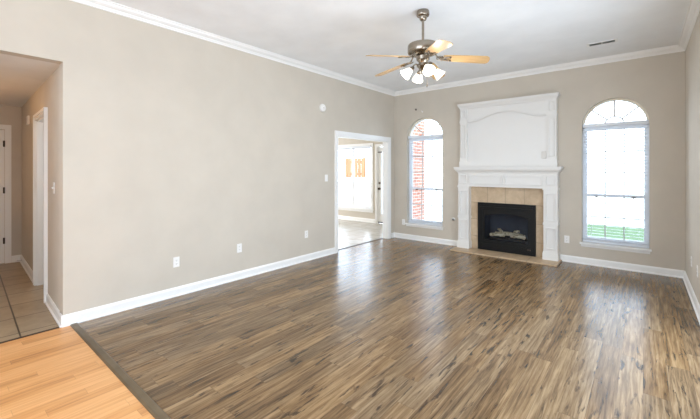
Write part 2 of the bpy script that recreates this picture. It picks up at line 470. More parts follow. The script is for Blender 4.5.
# breakfast room
KW = (-7.06, -5.69, 0.36, 2.10)
KD = (-5.49, -4.63, 0.0, 2.06)
bm = B()
outer = [(-10, 0), (KD[0], 0), (KD[0], KD[3]), (KD[1], KD[3]), (KD[1], 0), (XL - .12, 0), (XL - .12, 2.6), (-10, 2.6)]
prism(bm, [outer, rect(*KW)], YK, YK + .12, fXZ)
struct('wall_breakfast_back', bm, 'wall', 'greige window wall of the breakfast room')
bm = B(); prism(bm, [rect(2.4, YK, 0, 2.44)], -10, -9.9, fYZ)
struct('wall_breakfast_left', bm, 'wall')
bm = B(); prism(bm, [rect(-10, XL - .12, 0, 2.44)], 2.4, 2.5, fXZ)
struct('wall_breakfast_near', bm, 'wall')
bm = B(); prism(bm, [rect(YB + WT, YK + .12, -.2, 3.2)], XL - .17, XL - .07, fYZ)
struct('wall_exterior', bm, 'brick', 'red brick exterior wall seen through the left arched window')
bm = B(); bx(bm, XL - .22, XL - .17, YB, YK, 0, 2.44)
struct('wall_breakfast_right', bm, 'wall')

# ------------------------------------------------------------------ crown, baseboards, casings
cz = H
crown = [(0, cz), (.074, cz), (.074, cz - .010), (.062, cz - .013), (.054, cz - .030), (.036, cz - .044), (.022, cz - .050), (.018, cz - .060), (.011, cz - .065), (.011, cz - .078), (0, cz - .082)]
bm = B(); sweep_profile(bm, crown, (XL, YR), (XL, YB), 1, 0); struct('trim_4', bm, 'trim', 'white crown moulding along the left wall')
bm = B(); sweep_profile(bm, crown, (XL, YB), (XR, YB), 0, -1); struct('trim_5', bm, 'trim', 'white crown moulding along the fireplace wall')
bm = B(); sweep_profile(bm, crown, (XR, YR), (XR, YB), -1, 0); struct('trim_6', bm, 'trim', 'white crown moulding along the right wall')
base = [(0, 0), (.026, 0), (.026, .012), (.015, .020), (.015, .080), (.010, .092), (.006, .100), (0, .102)]
def board(name, segs, label):
    bm = B()
    for a, b, n in segs: sweep_profile(bm, base, a, b, *n)
    return struct(name, bm, 'trim', label)
board('baseboard_left', [((XL, HY - .015), (XL, OP0 - .075), (1, 0)), ((XL, OP1 + .075 + .04), (XL, YB), (1, 0))], 'white baseboard along the left wall')
board('baseboard_back', [((XL, YB), (CX - .81, YB), (0, -1)), ((CX + .81, YB), (XR, YB), (0, -1))], 'white baseboard along the fireplace wall')
board('baseboard_right', [((XR, YR), (XR, YB), (-1, 0))], 'white baseboard along the right wall')
nrm = Vector((-HS, -1, 0)).normalized()
board('baseboard_hallway', [((HX + .015, hy(HX)), (DX1 + .065, hy(DX1 + .065)), (nrm.x, nrm.y)), ((DX0 - .065, hy(DX0 - .065)), (HEND, hy(HEND)), (nrm.x, nrm.y))], 'white baseboard along the hallway')
HD1 = hy(HEND) - .19     # end-door opening's right edge
board('baseboard_hallway_end', [((HEND, HD1 + .075), (HEND, hy(HEND)), (1, 0))], 'white baseboard beside the end door')
board('baseboard_breakfast', [((-9.9, YK), (KD[0] - .075, YK), (0, -1)), ((KD[1] + .075, YK), (XL - .22, YK), (0, -1))], 'white baseboard of the breakfast room')

def casing(bm, u0, u1, v1, w, t0, t1, fn, v0=0.0):
    """stepped door casing round an opening u0..u1 up to v1"""
    def ring(e0, e1, a, b):
        prism(bm, [[(u0 - e1, v0), (u0 - e0, v0), (u0 - e0, v1 + e0), (u1 + e0, v1 + e0), (u1 + e0, v0), (u1 + e1, v0), (u1 + e1, v1 + e1), (u0 - e1, v1 + e1)]], a, b, fn)
    ring(0.0, w, t0, t0 + (t1 - t0) * .6)
    ring(w * .55, w + .0015, t0, t1)
    ring(w * .0 + .004, w * .18, t0, t0 + (t1 - t0) * .8)
bm = B(); casing(bm, OP0, OP1, OPH, .078, XL, XL + .022, fYZ)
casing(bm, OP0, OP1, OPH, .078, XL - .12, XL - .142, fYZ)
bx(bm, XL - .122, XL + .002, OP0 - .001, OP0 + .018, 0, OPH); bx(bm, XL - .122, XL + .002, OP1 - .018, OP1 + .001, 0, OPH)
bx(bm, XL - .122, XL + .002, OP0, OP1, OPH - .018, OPH + .001)
struct('trim_7', bm, 'trim', 'white casing around the wide opening to the breakfast room')
bm = B()
fHc = lambda u, v, w: (u + nrm.x * w, hy(u) + nrm.y * w, v)
casing(bm, DX0, DX1, 2.04, .065, 0, .032, fHc)
prism(bm, [rect(DX0 - .001, DX0 + .018, 0, 2.04)], -.12, .002, fHc); prism(bm, [rect(DX1 - .018, DX1 + .001, 0, 2.04)], -.12, .002, fHc)
prism(bm, [rect(DX0, DX1, 2.022, 2.041)], -.12, .002, fHc)
struct('trim_8', bm, 'trim', 'white casing of the hallway doorway')
bm = B(); casing(bm, HD1 - .80, HD1, 2.05, .07, HEND, HEND + .02, fYZ)
struct('trim_9', bm, 'trim', 'white casing of the door at the hallway end')

# ------------------------------------------------------------------ doors
def panel_door(w, h, t=.035, panels=((.10, .42, .15, .80), (.47, .79, .15, .80), (.10, .42, .92, 1.90), (.47, .79, .92, 1.90)), arch=False):
    bm = B(); bx(bm, 0, w, 0, t, 0.01, h)
    s = w / .89
    for (a, b_, z0, z1) in panels:
        a *= s; b_ *= s
        for y0, y1 in ((-.006, 0), (t, t + .006)):
            prism(bm, [rect(a, b_, z0, z1), rect(a + .02, b_ - .02, z0 + .02, z1 - .02)], y0, y1, fXZ)
            bx(bm, a + .05, b_ - .05, y0, y1, z0 + .05, z1 - .05)
    return bm
def hinge(parent, x, z, y=-.004):
    bm = B(); bx(bm, x - .012, x + .012, y - .003, y + .003, z - .045, z + .045)
    tube(bm, [(x, y - .008, z - .048), (x, y - .008, z + .048)], .006, 8)
    return obj('hinge', bm, 'bronze', parent)
# door at the end of the hallway: hinges on its right edge
d = struct('door_1', panel_door(.79, 2.04), 'trim', 'white panelled door at the end of the hallway', bevel=.002)
d.location = (HEND + .012, HD1 - .795, 0); d.rotation_euler = (0, 0, R(90))
for z in (.35, 1.12, 1.83): hinge(d, .784, z, -.006)
# door of the side room, swung open off the far jamb
d = struct('door_2', panel_door(.76, 2.01), 'trim', 'white door standing open inside the hallway doorway', bevel=.002)
d.location = (DX0 + .024, hy(DX0) + .10, 0); d.rotation_euler = (0, 0, R(84))
for z in (.3, 1.05, 1.75): hinge(d, .01, z)
bm = B(); lathe(bm, [(.028, 0), (.028, .006), (.011, .010), (.011, .035), (.026, .045), (.030, .060), (.020, .072), (.004, .075)], 20, Matrix.Translation((.69, 0, .95)) @ Matrix.Rotation(R(90), 4, 'X'))
obj('door_knob', bm, 'bronze', d, smooth=True)
# glazed back door of the breakfast room
kd = KD[1] - KD[0]
bm = B()
prism(bm, [rect(0, kd, .012, KD[3] - .015), rect(.11, kd - .11, .26, 1.92)], 0, .04, fXZ)
prism(bm, [rect(.09, kd - .09, .24, 1.94), rect(.115, kd - .115, .265, 1.915)], -.010, .05, fXZ)
d = struct('door_3', bm, 'trim', 'white glazed back door of the breakfast room')
d.location = (KD[0], YK + .03, 0)
bm = B(); bx(bm, .11, kd - .11, .018, .022, .26, 1.92); obj('glass_pane', bm, 'glass', d)
bm = B(); lathe(bm, [(.030, 0), (.030, .006), (.012, .010), (.012, .04), (.026, .05), (.030, .065), (.018, .078), (.003, .08)], 20, Matrix.Translation((.055, 0, .93)) @ Matrix.Rotation(R(90), 4, 'X'))
obj('door_knob', bm, 'bronze', d, smooth=True)
bm = B(); lathe(bm, [(.030, 0), (.030, .012), (.022, .02), (.004, .022)], 20, Matrix.Translation((.055, 0, 1.08)) @ Matrix.Rotation(R(90), 4, 'X'))
obj('deadbolt', bm, 'bronze', d, smooth=True)
bm = B(); bx(bm, 0.0, .13, -.02, 0, 1.895, 1.92); tube(bm, [(.0, -.02, 1.907), (.05, -.035, 1.907), (.10, -.02, 1.907)], .008, 8)
obj('security_latch', bm, 'bronze', d)
bm = B(); bx(bm, 0, kd, -.008, .0, .012, .045); obj('door_sweep', bm, 'bronze', d)
bm = B(); casing(bm, KD[0], KD[1], KD[3], .06, YK, YK - .02, fXZ)
bx(bm, KD[0], KD[0] + .012, YK, YK + .12, 0, KD[3]); bx(bm, KD[1] - .012, KD[1], YK, YK + .12, 0, KD[3])
struct('trim_10', bm, 'trim', 'white casing of the breakfast room back door')

# ------------------------------------------------------------------ arched windows
FY = YB + .10            # frame plane
def half_ring(bm, cx, zs, r0x, r0z, r1x, r1z, y0, y1, n=28):
    o_ = [(cx + r1x * math.cos(PI * i / n), zs + r1z * math.sin(PI * i / n)) for i in range(n + 1)]
    i_ = [(cx + r0x * math.cos(PI * i / n), zs + r0z * math.sin(PI * i / n)) for i in range(n, -1, -1)]
    prism(bm, [o_ + i_], y0, y1, fXZ)
def arched_window(idx, cx, side):
    hw = .395
    bm = B()
    prism(bm, [arch_loop(cx, hw, WZ0, WZS, WR), arch_loop(cx, hw - .028, WZ0 + .03, WZS, WR - .026)], FY, FY + .06, fXZ)
    bx(bm, cx - hw, cx + hw, FY, FY + .06, WZS - .03, WZS + .012)
    w = struct('window_%d' % idx, bm, 'vinyl', 'tall arched window %s of the fireplace' % side)
    bm = B(); half_ring(bm, cx, WZS, hw - .026, WR - .024, hw + .0, WR + .0, FY - .03, FY)
    obj('arch_trim', bm, 'cream', w)
    zm = 1.045
    # sashes
    for (z0, z1, y0, nm) in ((zm - .022, WZS - .03, FY + .032, 'upper_sash'), (WZ0 + .03, zm + .025, FY + .004, 'lower_sash')):
        bm = B(); prism(bm, [rect(cx - hw + .028, cx + hw - .028, z0, z1), rect(cx - hw + .058, cx + hw - .058, z0 + (.05 if nm == 'lower_sash' else .04), z1 - .035)], y0, y0 + .026, fXZ)
        s = obj(nm, bm, 'vinyl', w)
        g0, g1 = z0 + .045, z1 - .035
        bm = B()
        iw = hw - .058
        for q in (-1, 1): bx(bm, cx + q * iw / 3 - .008, cx + q * iw / 3 + .008, y0 + .009, y0 + .017, g0, g1)
        nr = 3 if nm == 'upper_sash' else 2
        for q in range(1, nr):
            zz = g0 + (g1 - g0) * q / nr
            bx(bm, cx - iw, cx + iw, y0 + .0095, y0 + .0165, zz - .009, zz + .009)
        obj('muntins', bm, 'muntin', s)
        bm = B(); bx(bm, cx - iw, cx + iw, y0 + .011, y0 + .014, g0, g1); obj('glass_pane', bm, 'glass', s)
        if nm == 'lower_sash':
            for q in (-.22, .22):
                bm = B(); bx(bm, cx + q - .025, cx + q + .025, y0 - .006, y0 + .006, zm - .02, zm - .006)
                tube(bm, [(cx + q, y0 - .002, zm - .035), (cx + q, y0 - .002, zm - .005)], .009, 8)
                obj('sash_lock', bm, 'bronze', s)
    # sunburst
    bm = B(); half_ring(bm, cx, WZS + .01, .108, .108, .127, .127, FY + .02, FY + .035, 20)
    for an in (42, 90, 138):
        ca, sa = math.cos(R(an)), math.sin(R(an))
        p0 = Vector((cx + .12 * ca, 0, WZS + .01 + .12 * sa)); p1 = Vector((cx + (hw - .025) * ca, 0, WZS + (WR - .022) * sa))
        n = Vector((-sa, 0, ca)) * .010
        prism(bm, [[((p0 + n).x, (p0 + n).z), ((p1 + n).x, (p1 + n).z), ((p1 - n).x, (p1 - n).z), ((p0 - n).x, (p0 - n).z)]], FY + .021, FY + .034, fXZ)
    obj('sunburst_muntins', bm, 'muntin', w)
    bm = B(); prism(bm, [arch_loop(cx, hw - .02, WZS, WZS + .001, WR - .02)], FY + .026, FY + .029, fXZ); obj('fanlight_pane', bm, 'glass', w)
    bm = B(); prism(bm, [[(YB - .05, WZ0 - .022), (FY + .005, WZ0 - .022), (FY + .005, WZ0 + .003), (YB - .045, WZ0 + .003), (YB - .052, WZ0 - .004)]], cx - hw - .022, cx + hw + .022, fYZ)
    prism(bm, [[(YB, WZ0 - .065), (YB - .014, WZ0 - .06), (YB - .020, WZ0 - .022), (YB, WZ0 - .022)]], cx - hw - .008, cx + hw + .008, fYZ)
    obj('window_sill', bm, 'trim', w)
    return w
arched_window(1, WIN[0], 'left'); arched_window(2, WIN[1], 'right')

def blind(cx, hw, y, z0, z1, label, group, pitch=.042, depth=.044):
    t = thing('window_blind', label, 'blind', (cx, y, z0), 0, group)
    bm = B(); bx(bm, -hw, hw, -.028, .026, z1 - z0 - .05, z1 - z0); obj('headrail', bm, 'blind', t, bevel=.004)
    bm = B()
    n = int((z1 - z0 - .09) / pitch)
    for i in range(n):
        z = .05 + i * pitch
        bx(bm, -hw + .004, hw - .004, -depth / 2, depth / 2, -.0014, .0014, Matrix.Translation((0, 0, z)) @ Matrix.Rotation(R(-4), 4, 'X'))
    for i in range(5): bx(bm, -hw + .004, hw - .004, -depth / 2, depth / 2, .026 + i * .0042, .0285 + i * .0042)
    obj('slats', bm, 'blind', t)
    bm = B(); bx(bm, -hw + .002, hw - .002, -.025, .025, .004, .024); obj('bottom_rail', bm, 'blind', t, bevel=.003)
    for q in (-.72, .72):
        bm = B()
        for yy in (-depth / 2 - .001, depth / 2 + .001): tube(bm, [(q * hw, yy, .02), (q * hw, yy, z1 - z0 - .05)], .0012, 5)
        obj('ladder_cord', bm, 'blind', t)
    return t
b1 = blind(WIN[0], .388, YB + .065, WZ0 + .006, 2.13, 'white horizontal blind in the left arched window, brick behind it', 'arched window blinds')
b2 = blind(WIN[1], .388, YB + .065, WZ0 + .006, 2.13, 'white horizontal blind in the right arched window, lawn behind it', 'arched window blinds')
bm = B(); tube(bm, [(-.35, -.034, 1.72), (-.352, -.036, .95)], .004, 6); lathe(bm, [(.003, 0), (.008, -.01), (.008, -.04), (.003, -.045)], 10, Matrix.Translation((-.352, -.036, .95)))
obj('tilt_wand', bm, 'blind', b1)

# breakfast room twin window
x0, x1, z0, z1 = KW; xm = -6.372
bm = B()
prism(bm, [rect(x0, x1, z0, z1), rect(x0 + .03, xm - .03, z0 + .03, z1 - .03), rect(xm + .03, x1 - .03, z0 + .03, z1 - .03)], YK + .03, YK + .09, fXZ)
w = struct('window_3', bm, 'vinyl', 'twin window of the breakfast room')
for a, b_ in ((x0 + .03, xm - .03), (xm + .03, x1 - .03)):
    bm = B(); bx(bm, a, b_, YK + .04, YK + .07, 1.03, 1.08)
    prism(bm, [rect(a, b_, z0 + .03, 1.05), rect(a + .03, b_ - .03, z0 + .07, 1.03)], YK + .035, YK + .055, fXZ)
    s = obj('lower_sash', bm, 'vinyl', w)
    bm = B(); bx(bm, a, b_, YK + .06, YK + .063, z0 + .03, z1 - .03); obj('glass_pane', bm, 'glass', s)
bm = B(); casing(bm, x0, x1, z1, .06, YK, YK - .018, fXZ, z0 - .0)
bx(bm, x0 - .08, x1 + .08, YK - .05, YK + .03, z0 - .03, z0 + .002); bx(bm, x0 - .06, x1 + .06, YK - .018, YK, z0 - .09, z0 - .03)
obj('window_casing', bm, 'trim', w)
t = thing('window_blind', 'raised white blind bunched at the top of the breakfast room window', 'blind', (x1 - .69, YK - .0, 2.02))
bm = B(); bx(bm, -.66, .66, -.015, .028, .03, .075); obj('headrail', bm, 'blind', t)
bm = B()
for i in range(9): bx(bm, -.655, .655, -.012, .028, .002 + i * .003, .004 + i * .003)
obj('slats', bm, 'blind', t)

# ------------------------------------------------------------------ fireplace
def rings(bm, fn, u0, u1, v0, v1, w0, w1, wd=.016):
    w1 += .014
    """raised rectangular panel moulding"""
    prism(bm, [rect(u0, u1, v0, v1), rect(u0 + wd, u1 - wd, v0 + wd, v1 - wd)], w0, w1, fn)
fp = thing('fireplace_mantel', 'white panelled fireplace surround and tall overmantel with arched moulding', 'fireplace mantel', (CX, YB, 0))
g = lambda u, v, w: (u, -w, v)      # w: distance out from the back wall
def build_pil(s):
    bm = B()
    a, b_ = (s * .60, s * .795) if s > 0 else (-.795, -.60)
    prism(bm, [rect(a, b_, .02, 1.13)], 0, .16, g)
    prism(bm, [rect(a - .012, b_ + .012, .02, .13)], 0, .175, g)          # plinth
    prism(bm, [rect(a - .006, b_ + .006, .13, .15)], 0, .168, g)
    prism(bm, [rect(a - .008, b_ + .008, .565, .60)], 0, .168, g)
    prism(bm, [rect(a - .012, b_ + .012, 1.115, 1.15)], 0, .172, g)
    rings(bm, g, a + .03, b_ - .03, .19, .53, .16, .168)
    rings(bm, g, a + .03, b_ - .03, .635, 1.06, .16, .168)
    return obj('pilaster', bm, 'mantel', fp, bevel=.002)
build_pil(-1); build_pil(1)
bm = B()
prism(bm, [rect(-.795, .795, 1.135, 1.40)], 0, .16, g)
rings(bm, g, -.775, -.63, 1.19, 1.345, .16, .168); rings(bm, g, .63, .775, 1.19, 1.345, .16, .168)
rings(bm, g, -.585, -.015, 1.185, 1.335, .16, .168); rings(bm, g, .015, .585, 1.185, 1.335, .16, .168)
prism(bm, [rect(-.61, -.60, 1.14, 1.38)], .16, .165, g); prism(bm, [rect(.60, .61, 1.14, 1.38)], .16, .165, g)
obj('frieze', bm, 'mantel', fp, bevel=.002)
def cornice(bm, hw, z0, z1, d0, d1):
    """stacked cornice growing outwards towards the top, on three sides"""
    steps = [(0, 0), (.14, .10), (.28, .20), (.40, .42), (.55, .66), (.68, .80), (.74, .80), (.74, 1.0), (1.0, 1.0)]
    for i in range(len(steps) - 1):
        s0 = steps[i]; s1 = steps[i + 1]
        if s1[0] <= s0[0]: continue
        va = []
        for s, e in ((s0[0], s0[1]), (s1[0], s1[1])):
            ext = e * (d1 - d0)
            zz = z0 + (z1 - z0) * s
            va.append([bm.verts.new(p) for p in ((-hw - ext, 0, zz), (hw + ext, 0, zz), (hw + ext, -d0 - ext, zz), (-hw - ext, -d0 - ext, zz))])
        for k in range(4): bm.faces.new([va[0][k], va[0][(k + 1) % 4], va[1][(k + 1) % 4], va[1][k]])
        bm.faces.new(va[0][::-1]); bm.faces.new(va[1])
bm = B(); cornice(bm, .795, 1.365, 1.465, .165, .222); bx(bm, -.855, .855, -.228, 0, 1.462, 1.485)
obj('mantel_shelf', bm, 'mantel', fp, bevel=.002)
# overmantel
bm = B(); prism(bm, [rect(-.765, .765, 1.48, 2.60)], 0, .085, g)
prism(bm, [rect(-.785, .785, 1.48, 1.585)], 0, .130, g)
obj('overmantel_panel', bm, 'mantel', fp)
arch = []
for i in range(25):
    u = -.58 + 1.16 * i / 24
    k = abs(u) / .58
    arch.append((u, 2.300 + .125 * (0.5 + 0.5 * math.cos(PI * min(1, k ** 1.1)))))
bm = B(); prism(bm, [[(-.64, 2.30)] + arch + [(.64, 2.30), (.64, 2.57), (-.64, 2.57)]], .085, .108, g)
obj('arched_header', bm, 'mantel', fp)
bm = B()
tube(bm, [(-.785, -.112, 2.30), (-.60, -.112, 2.30)] + [(u, -.112, v) for u, v in arch] + [(.60, -.112, 2.30), (.785, -.112, 2.30)], .011, 8)
tube(bm, [(-.785, -.110, 2.318), (-.60, -.110, 2.318)] + [(u, -.110, v + .018) for u, v in arch] + [(.60, -.110, 2.318), (.785, -.110, 2.318)], .007, 8)
obj('arch_moulding', bm, 'mantel', fp, smooth=True)
for s in (-1, 1):
    a, b_ = sorted((s * .64, s * .775))
    bm = B(); prism(bm, [rect(a, b_, 1.585, 2.57)], 0, .122, g)
    prism(bm, [rect(a - .004, b_ + .004, 2.285, 2.325)], 0, .130, g)
    rings(bm, g, a + .024, b_ - .024, 1.64, 2.25, .122, .128, .010); rings(bm, g, a + .024, b_ - .024, 2.365, 2.51, .122, .128, .010)
    obj('upper_pilaster', bm, 'mantel', fp, bevel=.002)
bm = B(); cornice(bm, .775, 2.535, 2.615, .125, .160); bx(bm, -.813, .813, -.163, 0, 2.612, 2.63)
obj('crown_cornice', bm, 'mantel', fp, bevel=.002)
bm = B(); prism(bm, [[(-.60, .02), (-.452, .02), (-.452, .822), (.452, .822), (.452, .02), (.60, .02), (.60, 1.14), (-.60, 1.14)]], 0, .035, g)
ts = obj('tile_surround', bm, M['surround_tile'], fp)
ts['label'] = 'tan square tiles around the firebox'
M['surround_tile'].node_tree  # tile pattern runs in the part's own frame
h = tag(obj('hearth', (lambda b_: (bx(b_, CX - .835, CX + .835, 5.985, YB, -.002, .02), b_)[1])(B()), 'hearth_tile', bevel=.003), 'flat tan tiled hearth slab on the floor in front of the fireplace', 'hearth')

# gas insert
gi = thing('gas_fireplace', 'black framed gas fireplace insert with arched glass front', 'fireplace', (CX, YB, 0.02))
bm = B(); prism(bm, [rect(-.47, .47, .0, .835), rect(-.385, .385, .16, .725)], .036, .070, g)
obj('outer_frame', bm, 'black', gi, bevel=.004)
bm = B(); prism(bm, [rect(-.385, .385, .15, .73), rect(-.352, .352, .185, .70)], .030, .062, g)
n = 18; ar = [(-.352 + .704 * i / n, .60 + .055 * math.sin(PI * i / n)) for i in range(n + 1)]
prism(bm, [ar + [(.352, .702), (-.352, .702)]], .040, .055, g)
obj('door_frame', bm, 'black', gi)
bm = B()
for i in range(5): prism(bm, [rect(-.40, .40, .022 + i * .020, .032 + i * .020)], .07, .078, g)
prism(bm, [rect(-.43, .43, .012, .125)], .068, .074, g)
obj('lower_louvre', bm, 'black', gi)
bm = B(); prism(bm, [rect(-.43, .43, .755, .765)], .068, .080, g); prism(bm, [rect(-.43, .43, .785, .80)], .068, .078, g)
obj('upper_louvre', bm, 'black', gi)
bm = B(); prism(bm, [rect(-.352, .352, .185, .66)], .038, .042, g); obj('glass_front', bm, 'fire_glass', gi)
bm = B()   # firebox: back, sides, top, bottom with thickness
for q in ((-.40, .40, -.42, -.40, .12, .76), ): pass
bx(bm, -.42, .42, .40, .42, .05, .79); bx(bm, -.42, -.40, -.03, .41, .05, .79); bx(bm, .40, .42, -.03, .41, .05, .79)
bx(bm, -.42, .42, -.03, .42, .77, .79); bx(bm, -.42, .42, -.03, .42, .14, .165)
obj('firebox', bm, 'soot', gi)
bm = B()
for q in range(7): bx(bm, -.24 + q * .08, -.23 + q * .08, .0, .20, .21, .22)
bx(bm, -.27, .27, -.01, .0, .20, .235); bx(bm, -.27, .27, .2, .21, .20, .235)
for qx in (-.26, .25): bx(bm, qx, qx + .012, -.01, 0, .165, .21); bx(bm, qx, qx + .012, .2, .21, .165, .21)
obj('burner_grate', bm, 'black', gi)
bm = B(); bx(bm, .345, .40, -.085, -.074, .085, .105); obj('badge', bm, 'bronze', gi)
def gas_log(p0, p1, r, label):
    bm = B(); n = 9; pts = []; rr = []
    p0, p1 = Vector(p0), Vector(p1)
    mid = (p0 + p1) / 2
    for i in range(n):
        q = i / (n - 1)
        pts.append(p0.lerp(p1, q) - mid + Vector((random.uniform(-.006, .006), random.uniform(-.006, .006), random.uniform(-.004, .004) + .012 * math.sin(PI * q))))
        rr.append(r * random.uniform(.85, 1.12) * (0.8 if i in (0, n - 1) else 1))
    tube(bm, pts, rr, 12)
    o = obj('gas_log', bm, 'log', None, smooth=True); o.location = mid
    return tag(o, label, 'gas log', 'ceramic logs in the gas fireplace')
Z = .02 + .225
gas_log((CX - .29, YB + .035, Z + .038), (CX - .05, YB + .075, Z + .038), .032, 'pale ceramic log lying at the left end of the firebox')
gas_log((CX + .05, YB + .075, Z + .038), (CX + .29, YB + .035, Z + .038), .032, 'pale ceramic log lying at the right end of the firebox')
gas_log((CX - .25, YB + .185, Z + .045), (CX + .25, YB + .185, Z + .045), .034, 'long ceramic log across the back of the grate')
gas_log((CX - .19, YB + .185, Z + .118), (CX - .09, YB + .075, Z + .105), .020, 'thin ceramic branch log slanting over the left log')
gas_log((CX + .16, YB + .185, Z + .118), (CX + .10, YB + .075, Z + .105), .020, 'thin ceramic branch log slanting over the right log')

# ------------------------------------------------------------------ ceiling fan
D0, R0 = 3.677, 0.757
FXh = -math.sin(YAW) * D0 + math.cos(YAW) * R0; FYh = math.cos(YAW) * D0 + math.sin(YAW) * R0
fan = thing('ceiling_fan', 'five-blade maple ceiling fan with four lit glass shades', 'ceiling fan', (FXh, FYh, H))
bm = B(); lathe(bm, [(.060, 0), (.064, -.010), (.066, -.045), (.060, -.055), (.040, -.060), (.038, -.085), (.030, -.098), (.014, -.102)], 32); obj('canopy', bm, 'nickel', fan, smooth=True)
bm = B(); tube(bm, [(0, 0, -.10), (0, 0, -.345)], .013, 14); lathe(bm, [(.013, -.300), (.026, -.310), (.030, -.335), (.02, -.345)], 20); obj('downrod', bm, 'nickel', fan, smooth=True)
bm = B(); lathe(bm, [(.03, -.342), (.10, -.344), (.148, -.350), (.156, -.360), (.158, -.38), (.158, -.425), (.152, -.440), (.125, -.452), (.10, -.460), (.06, -.465)], 40); obj('motor_housing', bm, 'nickel', fan, smooth=True)
bm = B(); lathe(bm, [(.06, -.462), (.070, -.475), (.066, -.510), (.045, -.530), (.04, -.545), (.060, -.555), (.062, -.575), (.04, -.600), (.02, -.615), (.012, -.635)], 32); obj('switch_housing', bm, 'nickel', fan, smooth=True)
ZB = -.478
def blade_mesh():
    bm = B(); L0, L1 = .205, .655
    pts = [(L0, -.050), (L0 + .10, -.060), (L0 + .28, -.068), (L1 - .035, -.070), (L1 - .010, -.052), (L1, -.02), (L1, .02), (L1 - .010, .052), (L1 - .035, .070), (L0 + .28, .068), (L0 + .10, .060), (L0, .050)]
    prism(bm, [pts], -.003, .003, fXY); return bm
def iron_mesh():
    bm = B()
    tube(bm, [(.075, 0, .055), (.11, 0, .050), (.14, 0, .015), (.17, 0, -.006), (.21, 0, -.009)], [.010, .009, .008, .008, .008], 10)
    for s in (-1, 1):   # scrolls
        pts = []
        for i in range(15):
            a_ = PI * 1.6 * i / 14; rr = .034 - .016 * i / 14
            pts.append((.175 - rr * math.cos(a_) * 1.0, s * (.012 + rr * abs(math.sin(a_ * .62)) * 1.1), -.006))
        tube(bm, pts, .0055, 8)
        tube(bm, [(.20, 0, -.008), (.235, s * .022, -.008), (.275, s * .030, -.008)], .007, 8)
        lathe(bm, [(.011, -.013), (.011, -.004)], 12, Matrix.Translation((.275, s * .030, 0)))
    lathe(bm, [(.022, -.014), (.026, -.009), (.026, -.003)], 16, Matrix.Translation((.215, 0, 0)))
    return bm
rotb0 = Matrix.Identity(4)
bl0 = obj('blade', blade_mesh(), 'maple', fan); ir0 = obj('blade_iron', iron_mesh(), 'nickel', bl0, smooth=True)
for i, th in enumerate((348.6, 60.6, 132.6, 204.6, 276.6)):
    if i == 0: o = bl0
    else:
        o = bl0.copy(); COL.objects.link(o); o.parent = fan
        c = ir0.copy(); COL.objects.link(c); c.parent = o
    o.location = (0, 0, ZB)
    o.rotation_euler = (Matrix.Rotation(R(th) + YAW, 3, 'Z') @ Matrix.Rotation(R(6.3), 3, 'Y') @ Matrix.Rotation(R(-13), 3, 'X')).to_euler()
def shade_mesh():
    bm = B()
    prof = [(.020, 0), (.027, .008), (.034, .024), (.043, .048), (.051, .072), (.060, .092), (.057, .092), (.048, .071), (.040, .048), (.031, .024), (.018, .005)]
    lathe(bm, prof, 28, close=False)
    return bm
sh0 = None
for i, th in enumerate((-84, 6, 96, 186)):
    ang = R(th) + YAW
    dirv = Vector((math.cos(ang), math.sin(ang), 0))
    ax = (dirv * math.cos(R(42)) + Vector((0, 0, -1)) * math.sin(R(42))).normalized()
    rot = ax.to_track_quat('Z', 'Y')
    p = dirv * .125 + Vector((0, 0, -.610))
    if sh0 is None:
        o = sh0 = obj('lamp_shade', shade_mesh(), 'shade', fan, smooth=True)
        bm = B(); lathe(bm, [(.006, .015), (.018, .030), (.024, .050), (.018, .070), (.004, .080)], 16); bu0 = obj('bulb', bm, 'bulb', sh0, smooth=True)
        bm = B(); lathe(bm, [(.012, -.035), (.020, -.020), (.026, -.004), (.026, .014), (.020, .016)], 20); so0 = obj('socket', bm, 'nickel', sh0, smooth=True)
    else:
        o = sh0.copy(); COL.objects.link(o); o.parent = fan
        for q in (bu0, so0):
            c = q.copy(); COL.objects.link(c); c.parent = o
    o.location = p; o.rotation_euler = rot.to_euler()
    bm = B(); tube(bm, [Vector((0, 0, -.575)) + dirv * .03, Vector((0, 0, -.556)) + dirv * .075, Vector((0, 0, -.570)) + dirv * .100, p - ax * .02], .008, 10)
    obj('lamp_arm', bm, 'nickel', fan, smooth=True)
    wl = Vector((FXh, FYh, H)) + p + ax * .11
    point('fan_lamp_light', wl, 2.4, (1.0, 0.88, 0.70), .03)
for q, L_ in ((-.03, .12), (.03, .15)):
    bm = B(); tube(bm, [(q, q, -.60), (q, q, -.61 - L_)], .0018, 6); lathe(bm, [(.002, -.61 - L_), (.006, -.62 - L_), (.006, -.635 - L_), (.002, -.642 - L_)], 10, Matrix.Translation((q, q, 0)))
    obj('pull_chain', bm, 'nickel', fan)

